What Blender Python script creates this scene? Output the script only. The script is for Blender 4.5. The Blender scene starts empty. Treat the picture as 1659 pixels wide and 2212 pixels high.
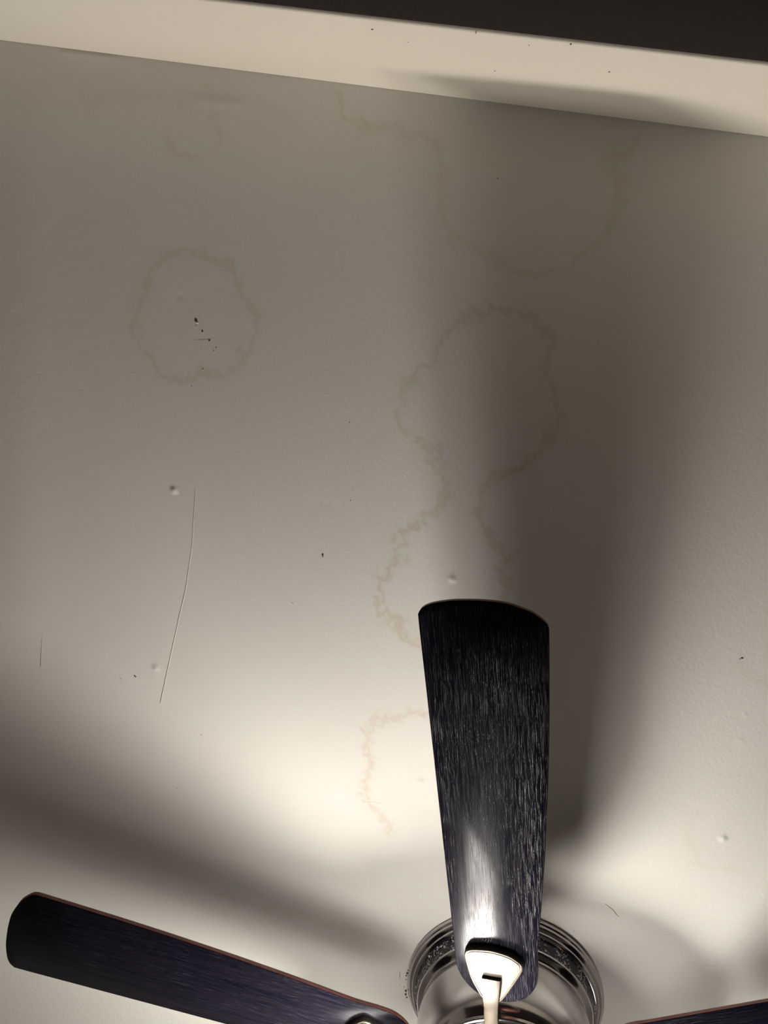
import bpy, bmesh, math
import numpy as np
from mathutils import Vector, Matrix

S = bpy.context.scene
C = S.collection
rng = np.random.default_rng(7)

# ------------------------------------------------------------------ camera, light level
CEIL = 2.44                       # ceiling height
CAMZ = 1.5093                     # phone held at about 1.5 m
F_PX, W_PX, H_PX = 1662.957, 1659.0, 2212.0
def axis_rot(a):
    a = np.array(a, float); t = np.linalg.norm(a); k = a / t
    K = np.array([[0, -k[2], k[1]], [k[2], 0, -k[0]], [-k[1], k[0], 0]])
    return np.eye(3) + math.sin(t) * K + (1 - math.cos(t)) * K @ K
RW = np.array([[-1, 0, 0], [0, 1, 0], [0, 0, 1.0]]) @ axis_rot((-0.2749798, -0.1357653, 0.1685473))
cam_d = bpy.data.cameras.new('camera')
cam_d.sensor_fit = 'VERTICAL'; cam_d.sensor_height = 24.0
cam_d.lens = F_PX / H_PX * 24.0
cam_d.clip_start = 0.01
cam = bpy.data.objects.new('camera', cam_d); C.objects.link(cam)
M = Matrix.Identity(4)
for i in range(3):
    M[i][0], M[i][1], M[i][2] = RW[0][i], RW[1][i], -RW[2][i]
M[2][3] = CAMZ
cam.matrix_world = M
S.camera = cam

world = bpy.data.worlds.new('world'); S.world = world; world.use_nodes = True
bg = world.node_tree.nodes['Background']
bg.inputs[0].default_value = (0.02, 0.022, 0.026, 1); bg.inputs[1].default_value = 0.2
S.view_settings.view_transform = 'Standard'; S.view_settings.look = 'None'
S.view_settings.gamma = 1.0; S.view_settings.use_curve_mapping = False
S.view_settings.exposure = 0.10

LAMPS = (((0.088, 0.000, -0.240), 0.049, 580.0), ((0.130, -0.066, -0.288), 0.047, 49.0), ((0.100, 0.094, -0.314), 0.054, 46.0), ((-0.300, -0.174, -0.293), 0.061, 16.0))   # place, radius and strength of the unseen globes, fitted to the ceiling light
LAMP_COLOR = (1.0, 0.952, 0.88)
HX, HY = -0.177867, -0.965195     # fan axis

def ray(px, py):
    v = RW.T @ np.array([(px - W_PX / 2) / F_PX, -(py - H_PX / 2) / F_PX, 1.0])
    return v
def on_ceiling(px, py):           # where a point seen in the photograph lies on the ceiling
    v = ray(px, py); t = (CEIL - CAMZ) / v[2]
    return np.array([v[0] * t, v[1] * t])

# ------------------------------------------------------------------ helpers
def mesh_obj(name, bm, mats, parent=None, smooth=True, auto=None):
    me = bpy.data.meshes.new(name)
    bm.normal_update(); bm.to_mesh(me); bm.free()
    return link(name, me, mats, parent, smooth, auto)
def link(name, me, mats, parent=None, smooth=True, auto=None):
    if not isinstance(mats, (list, tuple)): mats = [mats]
    for m in mats: me.materials.append(m)
    o = bpy.data.objects.new(name, me); C.objects.link(o)
    if smooth:
        me.polygons.foreach_set('use_smooth', [True] * len(me.polygons))
        if auto is not None:
            try: me.set_sharp_from_angle(angle=math.radians(auto))
            except Exception: pass
    if parent: o.parent = parent
    return o
def empty(name, loc, label=None, cat=None):
    o = bpy.data.objects.new(name, None); C.objects.link(o); o.location = loc
    o.empty_display_size = 0.05
    if label: o['label'] = label
    if cat: o['category'] = cat
    return o
def structure(o, label=None):
    o['kind'] = 'structure'
    if label: o['label'] = label
    return o
def box(bm, lo, hi, bev=0):
    lo, hi = Vector(lo), Vector(hi)
    r = bmesh.ops.create_cube(bm, size=1)
    for v in r['verts']:
        v.co = Vector(((lo[i] + hi[i]) / 2 + v.co[i] * (hi[i] - lo[i]) for i in range(3)))
    if bev:
        es = list({e for v in r['verts'] for e in v.link_edges})
        bmesh.ops.bevel(bm, geom=es, offset=bev, segments=3, affect='EDGES', profile=0.5)
def lathe(bm, prof, seg=128, mat=0):
    rings = []
    for r, z in prof:
        if r < 1e-6: rings.append([bm.verts.new((0, 0, z))])
        else: rings.append([bm.verts.new((r * math.cos(2 * math.pi * i / seg), r * math.sin(2 * math.pi * i / seg), z)) for i in range(seg)])
    for a, b in zip(rings, rings[1:]):
        for i in range(seg):
            j = (i + 1) % seg
            va = [a[0]] if len(a) == 1 else [a[i], a[j]]
            vb = [b[0]] if len(b) == 1 else [b[j], b[i]]
            f = bm.faces.new(va + vb); f.material_index = mat
    bmesh.ops.recalc_face_normals(bm, faces=bm.faces)
def resample_closed(pts, n, smooth=True):
    pts = np.array(pts, float); m = len(pts)
    dense = []
    for i in range(m):
        p0, p1, p2, p3 = pts[i - 1], pts[i], pts[(i + 1) % m], pts[(i + 2) % m]
        for t in np.linspace(0, 1, 24, endpoint=False):
            if smooth:
                # centripetal-like catmull rom
                dense.append(0.5 * ((2 * p1) + (-p0 + p2) * t + (2 * p0 - 5 * p1 + 4 * p2 - p3) * t * t + (-p0 + 3 * p1 - 3 * p2 + p3) * t ** 3))
            else: dense.append(p1 + (p2 - p1) * t)
    dense = np.array(dense + [dense[0]])
    s = np.r_[0, np.cumsum(np.hypot(*np.diff(dense, axis=0).T))]
    q = np.linspace(0, s[-1], n, endpoint=False)
    return np.c_[np.interp(q, s, dense[:, 0]), np.interp(q, s, dense[:, 1])]
def inset(poly, d):
    t = np.roll(poly, -1, 0) - np.roll(poly, 1, 0); t /= np.linalg.norm(t, axis=1)[:, None]
    n = np.c_[-t[:, 1], t[:, 0]]
    area = np.sum(poly[:, 0] * np.roll(poly[:, 1], -1) - np.roll(poly[:, 0], -1) * poly[:, 1])
    return poly + n * d * (1 if area > 0 else -1)
def stack(bm, layers, cap0=True, cap1=True, mat=0):
    rings = [[bm.verts.new((x, y, z)) for x, y in poly] for poly, z in layers]
    n = len(rings[0]); fs = []
    for a, b in zip(rings, rings[1:]):
        for i in range(n):
            f = bm.faces.new((a[i], a[(i + 1) % n], b[(i + 1) % n], b[i])); f.material_index = mat; fs.append(f)
    if cap0: bm.faces.new(rings[0][::-1])
    if cap1: bm.faces.new(rings[-1])
    return fs
def sweep_rect(bm, path, widths, thick):
    """rectangular bar with softened corners along path in the xz plane"""
    rings = []
    for i, (x, y, z) in enumerate(path):
        a = Vector(path[max(i - 1, 0)]); b = Vector(path[min(i + 1, len(path) - 1)])
        t = (b - a).normalized(); side = Vector((-t.y, t.x, 0)).normalized(); up = side.cross(t) * -1
        w, h = widths[i] / 2, thick[i] / 2; c = min(w, h) * 0.45
        ring = []
        for sx, sy in ((1, 1), (-1, 1), (-1, -1), (1, -1)):
            o = [(w, h - c), (w - c * .3, h - c * .3), (w - c, h)]
            if sx * sy < 0: o = o[::-1]
            for (px, py) in o: ring.append(bm.verts.new(Vector((x, y, z)) + side * px * sx + up * py * sy))
        rings.append(ring)
    n = len(rings[0])
    for a, b in zip(rings, rings[1:]):
        for i in range(n): bm.faces.new((a[i], a[(i + 1) % n], b[(i + 1) % n], b[i]))
    bm.faces.new(rings[0][::-1]); bm.faces.new(rings[-1])
    bmesh.ops.recalc_face_normals(bm, faces=bm.faces)
def tube(bm, pts, rad, seg=16):
    pts = [Vector(p) for p in pts]; rings = []
    for i, p in enumerate(pts):
        t = (pts[min(i + 1, len(pts) - 1)] - pts[max(i - 1, 0)]).normalized()
        a = t.orthogonal().normalized() if not rings else (prev - t * prev.dot(t)).normalized()
        prev = a; b = t.cross(a)
        r = rad[i] if isinstance(rad, (list, tuple)) else rad
        rings.append([bm.verts.new(p + a * r * math.cos(2 * math.pi * k / seg) + b * r * math.sin(2 * math.pi * k / seg)) for k in range(seg)])
    for a, b in zip(rings, rings[1:]):
        for i in range(seg): bm.faces.new((a[i], a[(i + 1) % seg], b[(i + 1) % seg], b[i]))
    bm.faces.new(rings[0][::-1]); bm.faces.new(rings[-1])
    bmesh.ops.recalc_face_normals(bm, faces=bm.faces)

# ------------------------------------------------------------------ materials
def new_mat(name):
    m = bpy.data.materials.new(name); m.use_nodes = True
    nt = m.node_tree; b = nt.nodes['Principled BSDF']
    return m, nt, b
def N(nt, t, **kw):
    n = nt.nodes.new(t)
    for k, v in kw.items(): setattr(n, k, v)
    return n
def setv(node, **kw):
    for k, v in kw.items(): node.inputs[k.replace('_', ' ')].default_value = v
def mixc(nt, fac, a, b, blend='MIX'):
    n = N(nt, 'ShaderNodeMix', data_type='RGBA', blend_type=blend)
    for sock, v in ((n.inputs[0], fac), (n.inputs[6], a), (n.inputs[7], b)):
        if hasattr(v, 'is_output') or hasattr(v, 'links'): nt.links.new(v, sock)
        else: sock.default_value = v
    return n.outputs[2]
def ramp(nt, src, stops):
    n = N(nt, 'ShaderNodeValToRGB')
    e = n.color_ramp.elements
    while len(e) < len(stops): e.new(0.5)
    for el, (p, c) in zip(e, stops): el.position = p; el.color = (c, c, c, 1) if not isinstance(c, tuple) else c
    nt.links.new(src, n.inputs[0]); return n.outputs[0]
def noise(nt, vec, scale, detail=3, rough=0.5, dist=0):
    n = N(nt, 'ShaderNodeTexNoise'); setv(n, Scale=scale, Detail=detail, Roughness=rough, Distortion=dist)
    if vec is not None: nt.links.new(vec, n.inputs['Vector'])
    return n.outputs['Fac']
def objcoord(nt, scale=(1, 1, 1)):
    tc = N(nt, 'ShaderNodeTexCoord'); mp = N(nt, 'ShaderNodeMapping'); mp.inputs['Scale'].default_value = scale
    nt.links.new(tc.outputs['Object'], mp.inputs['Vector']); return mp.outputs['Vector']
def bump(nt, b, h, strength, dist):
    n = N(nt, 'ShaderNodeBump'); setv(n, Strength=strength, Distance=dist)
    nt.links.new(h, n.inputs['Height']); nt.links.new(n.outputs[0], b.inputs['Normal'])

PAINT = (0.64, 0.615, 0.57, 1)
def paint(name, col, stain=False, grain=1.0):
    m, nt, b = new_mat(name)
    setv(b, Roughness=0.62); b.inputs['Specular IOR Level'].default_value = 0.25
    co = objcoord(nt)
    big = noise(nt, co, 3.0, 3)
    base = mixc(nt, ramp(nt, big, [(0.35, 0.0), (0.7, 1.0)]), col, tuple(c * 0.965 for c in col[:3]) + (1,))
    if stain:
        at = N(nt, 'ShaderNodeAttribute', attribute_name='stain')
        fine = noise(nt, co, 260.0, 4, 0.65)
        mul = N(nt, 'ShaderNodeMath', operation='MULTIPLY'); nt.links.new(at.outputs['Fac'], mul.inputs[0])
        nt.links.new(ramp(nt, fine, [(0.3, 0.55), (0.7, 1.0)]), mul.inputs[1])
        base = mixc(nt, mul.outputs[0], base, (0.44, 0.335, 0.19, 1))
    nt.links.new(base, b.inputs['Base Color'])
    h1 = noise(nt, co, 230.0, 3, 0.55); h2 = noise(nt, co, 60.0, 2)
    add = N(nt, 'ShaderNodeMath', operation='ADD'); nt.links.new(h1, add.inputs[0]); nt.links.new(h2, add.inputs[1])
    bump(nt, b, add.outputs[0], 0.25 * grain, 0.0012)
    return m
M_CEIL = paint('ceiling_paint', PAINT, stain=True)
M_HEAD = paint('header_paint', (0.86, 0.79, 0.69, 1), grain=0.5)
M_WALL = paint('wall_paint', (0.73, 0.70, 0.665, 1), grain=0.7)
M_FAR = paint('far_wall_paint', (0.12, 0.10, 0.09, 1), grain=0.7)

def floor_mat():
    m, nt, b = new_mat('floor_boards')
    co = objcoord(nt, (1.4, 9.0, 1))
    g = noise(nt, co, 6, 6, 0.6, 0.4)
    nt.links.new(ramp(nt, g, [(0.3, (0.19, 0.172, 0.155, 1)), (0.7, (0.36, 0.33, 0.30, 1))]), b.inputs['Base Color'])
    setv(b, Roughness=0.45)
    return m
M_FLOOR = floor_mat()

def blade_under():
    m, nt, b = new_mat('espresso_wood')
    co = objcoord(nt, (26, 2300, 1)); co2 = objcoord(nt, (7, 150, 1)); co3 = objcoord(nt, (150, 1300, 1))
    wob = noise(nt, co, 1.0, 2.5, 0.55, 0.25)
    wide = noise(nt, co2, 1.0, 3, 0.6)
    dash = noise(nt, co3, 1.0, 1.5, 0.5)
    st = ramp(nt, wob, [(0.58, 0.0), (0.66, 1.0)])
    ds = ramp(nt, dash, [(0.46, 0.0), (0.56, 1.0)])
    mul = N(nt, 'ShaderNodeMath', operation='MULTIPLY'); nt.links.new(st, mul.inputs[0]); nt.links.new(ds, mul.inputs[1])
    base = mixc(nt, ramp(nt, wide, [(0.35, 0.0), (0.7, 1.0)]), (0.0022, 0.0020, 0.0048, 1), (0.0058, 0.0046, 0.0076, 1))
    base = mixc(nt, mul.outputs[0], base, (0.036, 0.035, 0.047, 1))  # grain streaks lightened to put their glints into the colour
    nt.links.new(base, b.inputs['Base Color'])
    rr = ramp(nt, wide, [(0.3, 0.21), (0.7, 0.27)]); nt.links.new(rr, b.inputs['Roughness'])
    b.inputs['Specular IOR Level'].default_value = 0.08
    inv = N(nt, 'ShaderNodeMath', operation='SUBTRACT'); inv.inputs[0].default_value = 1.0; nt.links.new(st, inv.inputs[1])
    bump(nt, b, inv.outputs[0], 0.40, 0.0004)
    return m
M_BLADE = blade_under()
def blade_edge():
    m, nt, b = new_mat('cherry_edge')
    g = noise(nt, objcoord(nt, (30, 400, 60)), 1, 3)
    nt.links.new(ramp(nt, g, [(0.3, (0.105, 0.034, 0.026, 1)), (0.7, (0.19, 0.068, 0.052, 1))]), b.inputs['Base Color'])
    setv(b, Roughness=0.4)
    return m
M_EDGE = blade_edge()
def metal(name, col, rough, aniso=0.0, stripes=None):
    m, nt, b = new_mat(name)
    setv(b, Metallic=1.0, Roughness=rough); b.inputs['Base Color'].default_value = col
    if stripes:
        s = noise(nt, objcoord(nt, stripes), 1, 2)
        nt.links.new(ramp(nt, s, [(0.3, rough * 0.8), (0.7, rough * 1.25)]), b.inputs['Roughness'])
        bump(nt, b, s, 0.08, 0.0002)
    return m
M_NICK = metal('brushed_nickel', (0.44, 0.42, 0.42, 1), 0.12, stripes=(6, 6, 900))
M_IRON = metal('satin_nickel', (0.095, 0.083, 0.068, 1), 0.5)
M_BAFFLE = metal('dark_nickel', (0.30, 0.28, 0.26, 1), 0.4)
def dust_mat():
    m, nt, b = new_mat('dusty_nickel')
    v = N(nt, 'ShaderNodeTexNoise'); setv(v, Scale=330.0, Detail=3.0, Roughness=0.6)
    nt.links.new(objcoord(nt), v.inputs['Vector'])
    patch = noise(nt, objcoord(nt), 34, 2)
    a = ramp(nt, v.outputs['Fac'], [(0.53, 0.0), (0.62, 1.0)])
    pm = ramp(nt, patch, [(0.36, 0.0), (0.50, 1.0)])
    mu = N(nt, 'ShaderNodeMath', operation='MULTIPLY'); nt.links.new(a, mu.inputs[0]); nt.links.new(pm, mu.inputs[1])
    nt.links.new(mixc(nt, mu.outputs[0], (0.035, 0.032, 0.042, 1), (0.62, 0.60, 0.58, 1)), b.inputs['Base Color'])  # dark base paints in the reflected dark room; the specks are dust
    sub = N(nt, 'ShaderNodeMath', operation='SUBTRACT'); sub.inputs[0].default_value = 1.0; nt.links.new(mu.outputs[0], sub.inputs[1])
    nt.links.new(sub.outputs[0], b.inputs['Metallic']); setv(b, Roughness=0.3)
    bump(nt, b, mu.outputs[0], 0.6, 0.0006)
    return m
M_DUST = dust_mat()
def plain(name, col, rough=0.7):
    m, nt, b = new_mat(name)
    n = noise(nt, objcoord(nt), 300, 2)
    nt.links.new(mixc(nt, n, col, tuple(c * 0.8 for c in col[:3]) + (1,)), b.inputs['Base Color'])
    setv(b, Roughness=rough); return m
M_HOLE = plain('hole_dark', (0.035, 0.03, 0.026, 1))
M_CHIP = plain('bare_plaster', (0.85, 0.82, 0.77, 1))
M_RIDGE = plain('paint_ridge', (0.74, 0.70, 0.63, 1), 0.5)
M_HAIR = plain('reddish_hair', (0.20, 0.085, 0.06, 1))
M_LINT = plain('grey_lint', (0.05, 0.048, 0.05, 1), 0.95)
M_BROWN = plain('brown_speck', (0.22, 0.15, 0.07, 1))
M_MARK = plain('imprint', (0.03, 0.026, 0.035, 1))
def glow(st):
    m = bpy.data.materials.new('lit_frosted_glass'); m.use_nodes = True; nt = m.node_tree
    nt.nodes.clear()
    out = N(nt, 'ShaderNodeOutputMaterial'); e = N(nt, 'ShaderNodeEmission')
    e.inputs[0].default_value = LAMP_COLOR + (1,); e.inputs[1].default_value = st
    nt.links.new(e.outputs[0], out.inputs[0]); return m
M_GLOW = [glow(l[2]) for l in LAMPS]

# ------------------------------------------------------------------ the room
YB, BD = 0.204607, 0.223109       # header face and drop
XL, XR, YF = -2.05, 1.75, -2.55   # side walls and the wall behind the fan
TH = 0.14
YE = YB + TH + 1.6                # back of the shallow space beyond the header
bm = bmesh.new(); box(bm, (XL - .1, YF - .1, -0.1), (XR + .1, YE + .1, 0)); structure(mesh_obj('floor', bm, M_FLOOR, smooth=False))
bm = bmesh.new(); box(bm, (XL - .1, YF, 0), (XL, YB, CEIL)); structure(mesh_obj('wall_right', bm, M_WALL, smooth=False))
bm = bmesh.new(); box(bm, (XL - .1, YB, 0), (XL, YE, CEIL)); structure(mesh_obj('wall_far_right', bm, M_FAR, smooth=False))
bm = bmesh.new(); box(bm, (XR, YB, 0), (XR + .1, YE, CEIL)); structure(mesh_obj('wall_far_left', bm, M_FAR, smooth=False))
bm = bmesh.new(); box(bm, (XR, YF, 0), (XR + .1, YB, CEIL)); structure(mesh_obj('wall_left', bm, M_WALL, smooth=False))
bm = bmesh.new(); box(bm, (XL - .1, YF - .1, 0), (XR + .1, YF, CEIL)); structure(mesh_obj('wall_back', bm, M_WALL, smooth=False))
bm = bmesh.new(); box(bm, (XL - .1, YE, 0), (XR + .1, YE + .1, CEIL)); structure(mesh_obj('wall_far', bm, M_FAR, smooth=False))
bm = bmesh.new()
box(bm, (XL, YB, CEIL - BD), (XR, YB + TH, CEIL), 0.0022)
head = structure(mesh_obj('wall_front', bm, M_HEAD, auto=40), 'cream plaster face of the header dropping from the ceiling, dark underneath')

M_SHADE = plain('underside_shade', (0.17, 0.145, 0.125, 1), 0.6)  # dark tone paints the shade under the header into an added board
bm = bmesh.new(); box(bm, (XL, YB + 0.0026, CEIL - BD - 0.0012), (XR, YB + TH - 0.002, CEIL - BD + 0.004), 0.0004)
structure(mesh_obj('shade_board_1', bm, M_SHADE, auto=40), 'thin board added under the header, its brown tone painting in the shade')

# ceiling: fine grid where the marks are, coarse border around it
GX0, GX1, GY0, GY1, STEP = -0.62, 0.74, -1.36, YB, 0.0022
nx, ny = int((GX1 - GX0) / STEP) + 1, int((GY1 - GY0) / STEP) + 1
gx = np.linspace(GX0, GX1, nx); gy = np.linspace(GY0, GY1, ny)
XX, YY = np.meshgrid(gx, gy)
def vnoise(x, y, scale, seed):
    r = np.random.default_rng(seed); g = r.random((256, 256))
    u, v = x * scale + 500, y * scale + 500
    i, j = np.floor(u).astype(int), np.floor(v).astype(int); fu, fv = u - i, v - j
    fu = fu * fu * (3 - 2 * fu); fv = fv * fv * (3 - 2 * fv)
    G = lambda a, b: g[a % 256, b % 256]
    return (G(i, j) * (1 - fu) + G(i + 1, j) * fu) * (1 - fv) + (G(i, j + 1) * (1 - fu) + G(i + 1, j + 1) * fu) * fv
wx = (vnoise(XX, YY, 75, 1) - .5) * 0.011 + (vnoise(XX, YY, 190, 2) - .5) * 0.0085
wy = (vnoise(XX, YY, 75, 3) - .5) * 0.011 + (vnoise(XX, YY, 190, 4) - .5) * 0.0085
patchy = 0.45 + 0.55 * vnoise(XX, YY, 22, 5)
def seg_dist(px, py, pts):
    d = np.full(px.shape, 9.0)
    for (ax, ay), (bx, by) in zip(pts, pts[1:]):
        dx, dy = bx - ax, by - ay
        t = np.clip(((px - ax) * dx + (py - ay) * dy) / (dx * dx + dy * dy + 1e-12), 0, 1)
        d = np.minimum(d, np.hypot(px - ax - t * dx, py - ay - t * dy))
    return d
STAINS = [  # outline of each dried water mark as (strength, half width in m, warp, points)
 (0.30, 0.0060, 1.0, [(288,702),(289,720),(295,738),(309,759),(327,775),(338,795),(352,814),(368,822),(391,822),(410,816),(430,808),(458,808),(487,809),(510,800),(524,779),(526,761),(545,750),(554,724),(557,697),(554,676),(535,656),(524,635),(513,605),(494,578),(467,562),(437,557),(389,546),(354,562),(329,585),(316,610),(313,642),(295,665),(288,702)]),
 (0.17, 0.0055, 1.0, [(446,205),(448,213),(456,239),(469,259),(476,287),(471,315),(458,332),(428,345),(398,344),(377,327),(367,307)]),
 (0.10, 0.0110, 1.0, [(190,208),(260,205),(330,212),(420,222),(500,228)]),
 (0.22, 0.0065, 1.0, [(730,215),(732,243),(774,269),(843,280),(934,298),(950,321),(952,382),(950,434),(960,486),(1004,525),(1060,552),(1104,582),(1160,593),(1203,586),(1247,565),(1295,525),(1321,478),(1338,434),(1347,391),(1321,348),(1325,330),(1368,321),(1381,300)]),
 (0.33, 0.0062, 1.2, [(959,1097),(957,1058),(956,1034),(949,1005),(941,991),(943,978),(925,962),(901,954),(880,933),(864,917),(861,893),(865,859),(877,832),(898,816),(906,800),(938,768),(957,734),(970,710),(983,689),(1017,673),(1065,668),(1110,668),(1153,686),(1177,721),(1190,747),(1177,768),(1182,806),(1195,832),(1203,864),(1206,896),(1193,933),(1177,960),(1163,986),(1132,1010),(1092,1020),(1065,1034),(1052,1060),(1039,1084),(1031,1108)]),
 (0.42, 0.0055, 1.4, [(960,1084),(953,1101),(933,1103),(914,1118),(902,1132),(885,1142),(868,1156),(864,1173),(864,1195),(856,1217),(835,1233),(825,1262),(821,1289),(823,1308),(832,1323),(844,1337),(864,1344),(866,1364),(883,1373),(895,1385),(909,1395),(960,1402),(1040,1390),(1085,1330),(1091,1265),(1085,1224),(1076,1180),(1059,1154),(1044,1127),(1027,1106)]),
 (0.34, 0.0055, 1.4, [(960,1552),(926,1545),(908,1543),(895,1538),(885,1542),(870,1552),(852,1551),(841,1545),(820,1547),(812,1560),(800,1572),(790,1583),(789,1605),(794,1627),(803,1643),(803,1659),(791,1672),(783,1690),(781,1708),(783,1730),(796,1746),(816,1759),(830,1777),(841,1791)]),
 (0.40, 0.0050, 0.6, [(804,1645),(804,1662)]),
 (0.30, 0.0070, 0.8, [(822,1764),(838,1784)]),
 (0.16, 0.0060, 1.2, [(472,1937),(543,1953),(640,1975),(700,1993),(760,2008),(846,2029)]),
 (0.10, 0.0070, 1.0, [(1500,1760),(1488,1800),(1497,1845),(1530,1875),(1590,1880)]),
 (0.12, 0.0070, 1.0, [(1600,1440),(1625,1465),(1659,1480)]),
]
stain = np.zeros_like(XX)
for amp, hw, wp, pts in STAINS:
    P = np.array([on_ceiling(*q) for q in pts])
    lo, hi = P.min(0) - .04, P.max(0) + .04
    sel = (XX > lo[0]) & (XX < hi[0]) & (YY > lo[1]) & (YY < hi[1])
    d = seg_dist(XX[sel] + wx[sel] * wp, YY[sel] + wy[sel] * wp, P)
    w = hw * 0.74 * (0.55 + 0.9 * vnoise(XX[sel], YY[sel], 40, 9))
    v = amp * (np.exp(-(d / w) ** 2) + 0.22 * np.exp(-(d / (w * 2.6)) ** 2)) * (0.55 + 0.6 * patchy[sel])
    stain[sel] = np.maximum(stain[sel], v)
ZZ = np.full_like(XX, CEIL)
def dent(px, py, r, h):
    c = on_ceiling(px, py); d2 = (XX - c[0]) ** 2 + (YY - c[1]) ** 2
    ZZ[:] -= h * np.exp(-d2 / r ** 2)
for px, py, r, h in [(376,1059,.0040,.0019),(337,1444,.0044,.0012),(977,1251,.0042,.0017),(908,1688,.0042,.0016),(1562,1811,.0042,.0018),(390,640,.0035,-.0008),(700,1088,.003,-.0005),(1610,1545,.003,.0006),(1600,1600,.003,.0005)]:
    dent(px, py, r, h)
# gentle waviness of taped joints
def seam(pts, w, h):
    P = np.array([on_ceiling(*q) for q in pts]); ZZ[:] -= h * np.exp(-(seg_dist(XX, YY, P) / w) ** 2)
seam([(430,215),(520,228)], .006, .0008)
seam([(140,112),(250,122)], .004, .0008)
seam([(60,300),(50,700),(45,1300)], .05, .0012)
seam([(0,205),(600,290)], .04, .0008)
edge = np.minimum.reduce([XX - GX0, GX1 - XX, YY - GY0, GY1 - YY])
ZZ = CEIL + (ZZ - CEIL) * np.clip(edge / 0.004, 0, 1)
nv = nx * ny
co = np.empty((nv + 12, 3)); co[:nv] = np.c_[XX.ravel(), YY.ravel(), ZZ.ravel()]
XO0, XO1, YO0, YO1 = XL, XR, YF, YE
co[nv:nv + 4] = [(XO0, YO0, CEIL), (XO1, YO0, CEIL), (XO1, YO1, CEIL), (XO0, YO1, CEIL)]
idx = np.arange(nv).reshape(ny, nx)
quads = np.stack([idx[:-1, :-1], idx[1:, :-1], idx[1:, 1:], idx[:-1, 1:]], -1).reshape(-1, 4)   # faces look down
a, b_, c_, d_ = idx[0, 0], idx[0, -1], idx[-1, -1], idx[-1, 0]
A, B_, C_, D_ = nv, nv + 1, nv + 2, nv + 3
border = np.array([[A, a, b_, B_], [B_, b_, c_, C_], [C_, c_, d_, D_], [D_, d_, a, A]])
quads = np.vstack([quads, border])
me = bpy.data.meshes.new('ceiling')
me.vertices.add(nv + 4); me.vertices.foreach_set('co', co[:nv + 4].ravel())
me.loops.add(quads.size); me.loops.foreach_set('vertex_index', quads.ravel().astype(np.int32))
me.polygons.add(len(quads)); me.polygons.foreach_set('loop_start', np.arange(0, quads.size, 4, dtype=np.int32))
me.update(calc_edges=True); me.validate()
at = me.attributes.new('stain', 'FLOAT', 'POINT')
at.data.foreach_set('value', np.r_[stain.ravel(), np.zeros(4)].astype(np.float32))
ceil = structure(link('ceiling', me, M_CEIL), 'off-white plaster ceiling with brown-edged water stains')

# small marks that sit in the ceiling paint
def blob(bm, c, rx, ry, ang, z, n=9, jit=0.25, h=0.0003):
    vs = []
    for k in range(n):
        t = 2 * math.pi * k / n; r = 1 + jit * (rng.random() - .5) * 2
        x, y = rx * r * math.cos(t), ry * r * math.sin(t)
        vs.append(bm.verts.new((c[0] + x * math.cos(ang) - y * math.sin(ang), c[1] + x * math.sin(ang) + y * math.cos(ang), z)))
    top = bm.verts.new((c[0], c[1], z - h))
    for k in range(n): bm.faces.new((vs[k], top, vs[(k + 1) % n]))
MM = 0.93 / 1663                  # metres per photo pixel on the ceiling near the view's centre
def ceiling_blob(name, px, py, rx, ry, mat, ang=0, h=0.0003):
    bm = bmesh.new(); blob(bm, on_ceiling(px, py), rx * MM, ry * MM, ang, CEIL - 0.0004, h=h)
    return mesh_obj(name, bm, mat, ceil, smooth=False)
for px, py, rx, ry in [(423.5,279,2.2,2.0),(423.5,691,3.4,3.2),(437.5,715,1.9,2.6),(452.5,735,2.4,1.7),(467,750,1.6,1.2),(697,1198.5,1.9,3.6),(632,1302,1.2,1.0),
                       (291,1459.5,2.2,1.8),(1602.5,1421.5,2.4,1.7),(1598,1424,1.3,1.0),(755,912,1.1,1.4),(757,1081,.9,1.6),(414,834,.8,1.8),(1075,385,1.2,1.0),(262.5,1467,1.3,1.0),(435,1587,1.2,1.2),(382,1702,1.2,1.3),(1240,2010,1.0,1.0)]:
    ceiling_blob('nail_hole', px, py, rx, ry, M_HOLE)
for px, py, rx, ry in [(426.5,697.5,3.6,2.4),(424.5,706,1.4,1.2),(438.5,718.5,1.7,1.4),(454,738,2.0,1.3),(463,760.5,1.6,1.2),(439,799.5,2.3,1.0),(698,1203.8,1.6,1.2),(294,1463,2.8,2.0),(261,1466,1.7,1.3)]:
    ceiling_blob('plaster_chip', px, py, rx, ry, M_CHIP, h=0.0008)
def ribbon(name, pts, w, mat, parent, h=0.0004, z0=CEIL):
    P = [on_ceiling(*q) for q in pts]; bm = bmesh.new(); L = []
    for i, p in enumerate(P):
        t = P[min(i + 1, len(P) - 1)] - P[max(i - 1, 0)]; t = t / np.linalg.norm(t); n = np.array([-t[1], t[0]]) * w * MM / 2
        k = 0.25 if i in (0, len(P) - 1) else 1
        L.append([bm.verts.new((*(p - n * k), z0 - .0002)), bm.verts.new((*p, z0 - h - .0002)), bm.verts.new((*(p + n * k), z0 - .0002))])
    for a, b in zip(L, L[1:]):
        for j in (0, 1): bm.faces.new((a[j], a[j + 1], b[j + 1], b[j]))
    bmesh.ops.recalc_face_normals(bm, faces=bm.faces)
    return mesh_obj(name, bm, mat, parent, smooth=True)
ribbon('paint_ridge', [(240,246),(300,255),(360,265),(424,277),(500,288)], 2.2, M_RIDGE, ceil, .0004)
ribbon('paint_ridge', [(422,1060),(416,1170),(402,1270),(388,1330),(366,1430),(346,1520)], 2.0, M_RIDGE, ceil, .0004)
ribbon('paint_ridge', [(106,640),(101,800),(97,1000),(99,1180),(94,1330),(88,1440)], 2.0, M_RIDGE, ceil, .0003)
ribbon('paint_ridge', [(408,736),(425,735),(452,733.5),(478,731)], 1.0, M_RIDGE, ceil, .00004)
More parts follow.
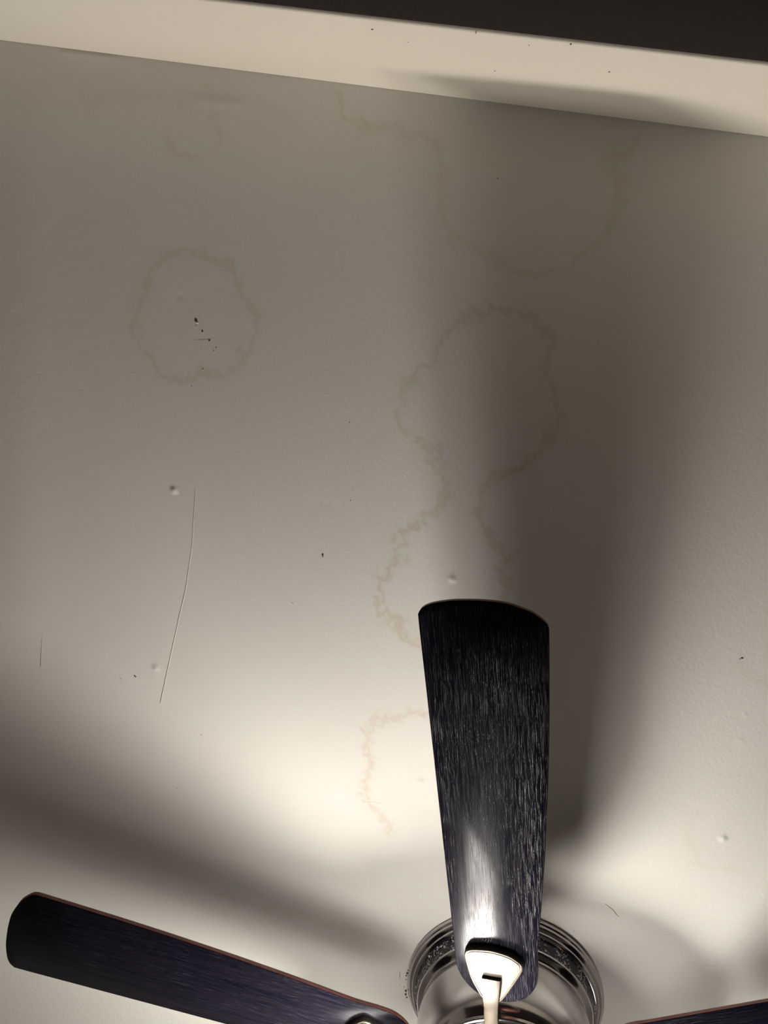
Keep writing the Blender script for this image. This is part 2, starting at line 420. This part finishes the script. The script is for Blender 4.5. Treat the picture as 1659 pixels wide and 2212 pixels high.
ribbon('stray_hair', [(1306,1951),(1316,1959),(1325,1966),(1332,1976),(1337,1980)], 1.5, M_HAIR, ceil, .0004)
ribbon('scuff', [(865,2096),(863.5,2106),(863.5,2116)], 1.6, M_BROWN, ceil)
ribbon('scuff', [(863.5,2124),(863.5,2128)], 2.4, M_BROWN, ceil)
ribbon('scuff', [(783,1731),(805,1732),(828,1737)], 1.2, plain('tan_line', (0.50, 0.42, 0.33, 1)), ceil, .0001)
# specks on the header face
def header_speck(px, py, r):
    v = ray(px, py); t = YB / v[1]; p = v * t
    bm = bmesh.new(); blob(bm, (p[0], p[2] + CAMZ), r * MM, r * 1.3 * MM, 0, 0, h=0.0003)
    for q in bm.verts: q.co = Vector((q.co.x, YB - 0.0003 + q.co.z, q.co.y))
    mesh_obj('paint_speck', bm, M_HOLE, head, smooth=False)
for px, py, r in [(804,63,1.7),(1028,71,1.1),(1233,95.5,1.4),(1143,97,1.0),(1069,153,1.2),(1316,155,1.4),(881,90,.9)]: header_speck(px, py, r)

# ------------------------------------------------------------------ the ceiling fan
fan = empty('ceiling_fan', (HX, HY, CEIL), 'flush-mounted nickel ceiling fan with dark wood blades and a lit lamp', 'ceiling fan')
def place(o): o.parent = fan; return o
# motor housing (local z = 0 at the ceiling)
bm = bmesh.new()
lathe(bm, [(0.1425, 0.0), (0.1432, -0.003), (0.1430, -0.0065), (0.1410, -0.0085), (0.1402, -0.0092), (0.1402, -0.0112), (0.1398, -0.0125), (0.1375, -0.0140),
           (0.1362, -0.0145), (0.1352, -0.0152), (0.1352, -0.0172), (0.1345, -0.0185), (0.1325, -0.0198), (0.1300, -0.0205)], 160)
place(mesh_obj('ceiling_plate', bm, M_NICK, auto=55))
bm = bmesh.new()
lathe(bm, [(0.1300, -0.0205), (0.1288, -0.0215), (0.1275, -0.024), (0.1262, -0.028), (0.1255, -0.033), (0.1250, -0.038)], 160)
groove = place(mesh_obj('dusty_groove', bm, M_DUST))
groove['label'] = 'housing groove with painted-in dark reflection, speckled with grey dust'
bm = bmesh.new()
lathe(bm, [(0.1250, -0.038), (0.1252, -0.0395), (0.1240, -0.0415), (0.1215, -0.0435), (0.1185, -0.0452), (0.1165, -0.0470), (0.1158, -0.0488), (0.1164, -0.0502),
           (0.1176, -0.0530), (0.1192, -0.060), (0.1202, -0.070), (0.1204, -0.082), (0.1196, -0.095), (0.1180, -0.107), (0.1152, -0.119), (0.1112, -0.129), (0.1070, -0.1365),
           (0.1052, -0.1390), (0.1052, -0.1410), (0.1040, -0.1425), (0.1000, -0.1435), (0.0960, -0.1420), (0.0900, -0.1420)], 160)
place(mesh_obj('motor_housing', bm, M_NICK, auto=50))
bm = bmesh.new()
lathe(bm, [(0.0, -0.1405), (0.092, -0.1405), (0.094, -0.1425), (0.094, -0.1490), (0.092, -0.1510), (0.0, -0.1512)], 96)
place(mesh_obj('hub', bm, M_NICK, auto=45))
# a few clumps of lint on the left of the ceiling plate
bm = bmesh.new()
for px, py, r in [(879,2098,2.6),(877,2103,2.0),(881,2092,1.6),(876,2112,1.2),(876,2136,2.4),(875.5,2144,2.2),(878,2150,1.8),(872,2128,1.0),(884,2082,1.0)]:
    c = on_ceiling(px + 1.5, py); m_ = Matrix.Translation((c[0] - HX, c[1] - HY, -0.0035))
    r_ = bmesh.ops.create_icosphere(bm, subdivisions=2, radius=r * MM, matrix=m_)
    for v in r_['verts']: v.co += Vector(rng.normal(0, r * MM * .25, 3))
lint = place(mesh_obj('lint', bm, M_LINT)); lint['kind'] = 'stuff'; lint['label'] = 'dark lint clinging to the rim'

# blades
OUT = [(0.642,0.0788),(0.6495,0.0780),(0.6545,0.0750),(0.6650,0.0620),(0.6700,0.0500),(0.6755,0.0330),(0.6777,0.0120),(0.6781,-0.0050),(0.6775,-0.0233),(0.6742,-0.0430),(0.6700,-0.0540),(0.6636,-0.0600),(0.6540,-0.0612)]
def em(u, t=None):
    t = (u - 0.1307) / (0.66 - 0.1307); return -0.0490 + (-0.0613 + 0.0490) * t
def ep(u):
    t = (u - 0.1307) / (0.654 - 0.1307); return 0.0412 + (0.0785 - 0.0412) * t + 0.00819 * 4 * t * (1 - t)
for u in (0.56, 0.46, 0.36, 0.27, 0.21): OUT.append((u, em(u)))
OUT += [(0.180,-0.0503),(0.158,-0.0435),(0.1385,-0.0276),(0.1302,-0.0080),(0.1297,0.0150),(0.1405,0.0350),(0.160,0.0478),(0.182,0.0515)]
for u in (0.22, 0.28, 0.36, 0.44, 0.52, 0.59): OUT.append((u, ep(u)))
OUTL = resample_closed(OUT, 240)
if np.sum(OUTL[:, 0] * np.roll(OUTL[:, 1], -1) - np.roll(OUTL[:, 0], -1) * OUTL[:, 1]) < 0: OUTL = OUTL[::-1]
T = 0.0066
bm = bmesh.new()
stack(bm, [(inset(OUTL, 0.0010), 0.0), (inset(OUTL, 0.0003), 0.0004), (OUTL, 0.0010), (OUTL, T - 0.001), (inset(OUTL, 0.001), T)])
bmesh.ops.recalc_face_normals(bm, faces=bm.faces)
for f in bm.faces:
    z_ = f.calc_center_median().z; f.material_index = 0 if z_ < 0.00075 or z_ > T - 0.0004 else 1
blade_me = bpy.data.meshes.new('blade'); bm.to_mesh(blade_me); bm.free()
blade_me.materials.append(M_BLADE); blade_me.materials.append(M_EDGE)
blade_me.polygons.foreach_set('use_smooth', [True] * len(blade_me.polygons)); blade_me.set_sharp_from_angle(angle=math.radians(50))

# blade iron: trowel plate under the blade, bevelled, with a raised block and an arm to the hub
PL = [(0.1985,-0.0372),(0.2058,-0.0376),(0.2118,-0.0350),(0.2150,-0.0290),(0.2168,-0.0180),(0.2174,-0.0022),(0.2134,0.0165),(0.2075,0.0270),(0.2010,0.0335),(0.1930,0.0343),(0.1855,0.0315),
      (0.1731,0.0252),(0.1540,0.0150),(0.1400,0.0065),(0.1375,0.0020),(0.1375,-0.0140),(0.1400,-0.0195),(0.1540,-0.0260),(0.1720,-0.0325)]
PLL = resample_closed(PL, 140)
if np.sum(PLL[:, 0] * np.roll(PLL[:, 1], -1) - np.roll(PLL[:, 0], -1) * PLL[:, 1]) < 0: PLL = PLL[::-1]
bm = bmesh.new()
cpl = PLL.mean(0)
stack(bm, [(PLL, 0.0003), (inset(PLL, 0.0002), -0.0068), (inset(PLL, 0.0007), -0.0080), (inset(PLL, 0.0014), -0.0085), (inset(PLL, 0.0026), -0.0085), (inset(PLL, 0.0030), -0.0076),
           (inset(PLL, 0.0038), -0.0076), (inset(PLL, 0.0043), -0.0084), (cpl + (inset(PLL, 0.0043) - cpl) * 0.5, -0.0094), (cpl + (inset(PLL, 0.0043) - cpl) * 0.08, -0.0096)])
bmesh.ops.recalc_face_normals(bm, faces=bm.faces)
plate_me = bpy.data.meshes.new('mounting_plate'); bm.to_mesh(plate_me); bm.free()
plate_me.materials.append(M_IRON)
plate_me.polygons.foreach_set('use_smooth', [True] * len(plate_me.polygons)); plate_me.set_sharp_from_angle(angle=math.radians(38))
bm = bmesh.new()
sweep_rect(bm, [(0.1770,-0.0050,-0.0105),(0.1700,-0.0053,-0.0118),(0.158,-0.0062,-0.0126),(0.148,-0.0070,-0.0118),(0.138,-0.0078,-0.0095),(0.126,-0.0086,-0.0062),(0.112,-0.0094,-0.0050),(0.098,-0.0096,-0.0078),(0.085,-0.0096,-0.0125)],
           [0.0232,0.0230,0.0218,0.0205,0.0192,0.0182,0.0182,0.0188,0.0200], [0.0075,0.0085,0.0080,0.0070,0.0062,0.0056,0.0054,0.0054,0.0054])
arm_me = bpy.data.meshes.new('iron_arm'); bm.to_mesh(arm_me); bm.free()
arm_me.materials.append(M_IRON)
arm_me.polygons.foreach_set('use_smooth', [True] * len(arm_me.polygons)); arm_me.set_sharp_from_angle(angle=math.radians(42))
# faint pressed arrow near the root of the blade that points at the header
bm = bmesh.new()
def stroke(a, b, w=0.0007):
    a, b = Vector((*a, -0.0001)), Vector((*b, -0.0001)); t = (b - a).normalized(); n = Vector((-t.y, t.x, 0)) * w / 2
    r = [bm.verts.new(p) for p in (a - n, b - n, b + n, a + n)]; bm.faces.new(r[::-1])

PH = 1.3644344591762283
DEV = {0: (-0.029663, -0.001401, 0.034989), -1: (0.023239, 0.025859, 0.088882), 1: (0.006424, 0.010892, -0.003158), 2: (0, 0, 0.02), 3: (0, 0, 0.02)}
PITCH = -0.0904615
for k in (0, -1, 1, 2, 3):
    dp, dpi, dr = DEV[k]
    t = PH + k * 2 * math.pi / 5 + dp; pi_ = PITCH + dpi
    er = Vector((math.cos(t), math.sin(t), 0)); et = Vector((-math.sin(t), math.cos(t), 0)); zv = Vector((0, 0, 1))
    ev = et * math.cos(pi_) + zv * math.sin(pi_); er2 = er * math.cos(dr) - zv * math.sin(dr)
    en = er2.cross(ev).normalized()
    if en.z < 0: en = -en
    ev = en.cross(er2) if en.cross(er2).dot(ev) > 0 else er2.cross(en)
    org = er * 0.1 - zv * 0.1378513 - er2 * 0.1
    mat = Matrix(((er2.x, ev.x, en.x, org.x), (er2.y, ev.y, en.y, org.y), (er2.z, ev.z, en.z, org.z), (0, 0, 0, 1)))
    bl = bpy.data.objects.new('blade', blade_me); C.objects.link(bl); bl.parent = fan; bl.matrix_local = mat
    if k == 0:
        bl['label'] = 'blade pointing straight at the header, with lamp glare on its root'
        for a, b in (((0.236,-0.016),(0.232,-0.0125)), ((0.2335,-0.0185),(0.232,-0.0125)), ((0.2295,-0.0165),(0.232,-0.0125)), ((0.226,-0.010),(0.222,-0.012)), ((0.226,-0.0065),(0.221,-0.0085)), ((0.228,-0.003),(0.2225,-0.005)), ((0.225,-0.0140),(0.2225,-0.0148))): stroke(a, b, 0.0006)
        mk = mesh_obj('pressed_mark', bm, M_MARK, bl, smooth=False); mk['label'] = 'faint arrow-like mark'
    ir = bpy.data.objects.new('mounting_plate', plate_me); C.objects.link(ir); ir.parent = fan; ir.matrix_local = mat
    ir['label'] = 'satin nickel trowel-shaped plate'
    ar = bpy.data.objects.new('iron_arm', arm_me); C.objects.link(ar); ar.parent = ir

# made-up unseen light kit: small globe under a blocking disc, three added fill globes
zz = Vector((0, 0, 1))
G = [(Vector(c), r) for c, r, _ in LAMPS]
bm = bmesh.new(); lathe(bm, [(0.0, -0.150), (0.062, -0.150), (0.064, -0.153), (0.064, -0.166), (0.060, -0.171), (0.0, -0.172)], 64)
kit = place(mesh_obj('light_fitter', bm, M_NICK, auto=45))
# unseen disc added to block the small globe's upward light, on a stem
g, r = G[0]
bm = bmesh.new()
lathe(bm, [(0.0, 0.0385), (0.025, 0.0380), (0.050, 0.0345), (0.0675, 0.0308), (0.0690, 0.0298), (0.0675, 0.0291), (0.050, 0.0325), (0.0, 0.0350)], 80)
bm.transform(Matrix.Translation(g)); mesh_obj('light_baffle', bm, M_BAFFLE, kit)
bm = bmesh.new(); lathe(bm, [(0.0, -0.0205), (0.035, -0.0205), (0.050, -0.0192), (0.0520, -0.0202), (0.050, -0.0216), (0.025, -0.0255), (0.0, -0.0262)], 64)  # unseen dish added to block the small globe's light downward
bm.transform(Matrix.Translation(g)); mesh_obj('base_baffle', bm, M_BAFFLE, kit)
bm = bmesh.new(); tube(bm, [Vector((0.040, 0.0, -0.164)), Vector((0.072, 0.0, -0.168)), Vector((g.x, g.y, -0.182)), Vector((g.x, g.y, g.z + 0.037))], 0.007)
mesh_obj('light_arm', bm, M_NICK, kit)
# bowed arms, made up to carry the added globes
def bow(pts):
    bm = bmesh.new(); tube(bm, pts, 0.0062); mesh_obj('light_arm', bm, M_NICK, kit)
V = Vector
bow([V((0.045, -0.030, -0.163)), V((0.110, -0.078, -0.167)), V((0.131, -0.082, -0.185)), V((0.131, -0.076, -0.215)), G[1][0] + zz * (G[1][1] + 0.004)])
bow([V((0.032, 0.040, -0.163)), V((0.080, 0.062, -0.168)), V((0.098, 0.080, -0.192)), V((0.100, 0.092, -0.230)), G[2][0] + zz * (G[2][1] + 0.004)])
bow([V((-0.050, -0.030, -0.163)), V((-0.150, -0.088, -0.165)), V((-0.255, -0.150, -0.169)), V((-0.298, -0.174, -0.192)), G[3][0] + zz * (G[3][1] + 0.004)])
for i, (g, r) in enumerate(G):
    if i:
        bm = bmesh.new(); lathe(bm, [(0.0, 0.016), (0.012, 0.016), (0.020, 0.010), (0.025, -0.002), (0.024, -0.007), (0.0, -0.007)], 48)
        bm.transform(Matrix.Translation(g + zz * r)); mesh_obj('socket', bm, M_NICK, kit, auto=40)
    bm = bmesh.new(); bmesh.ops.create_uvsphere(bm, u_segments=32, v_segments=18, radius=r)
    if i == 0: bm.transform(Matrix.Diagonal((1, 1, 0.42, 1)))      # a flat puck of glass
    bm.transform(Matrix.Translation(g))
    gl = mesh_obj('unseen_globe', bm, M_GLOW[i], kit); gl['label'] = 'unseen lit globe, added to fit the ceiling light'
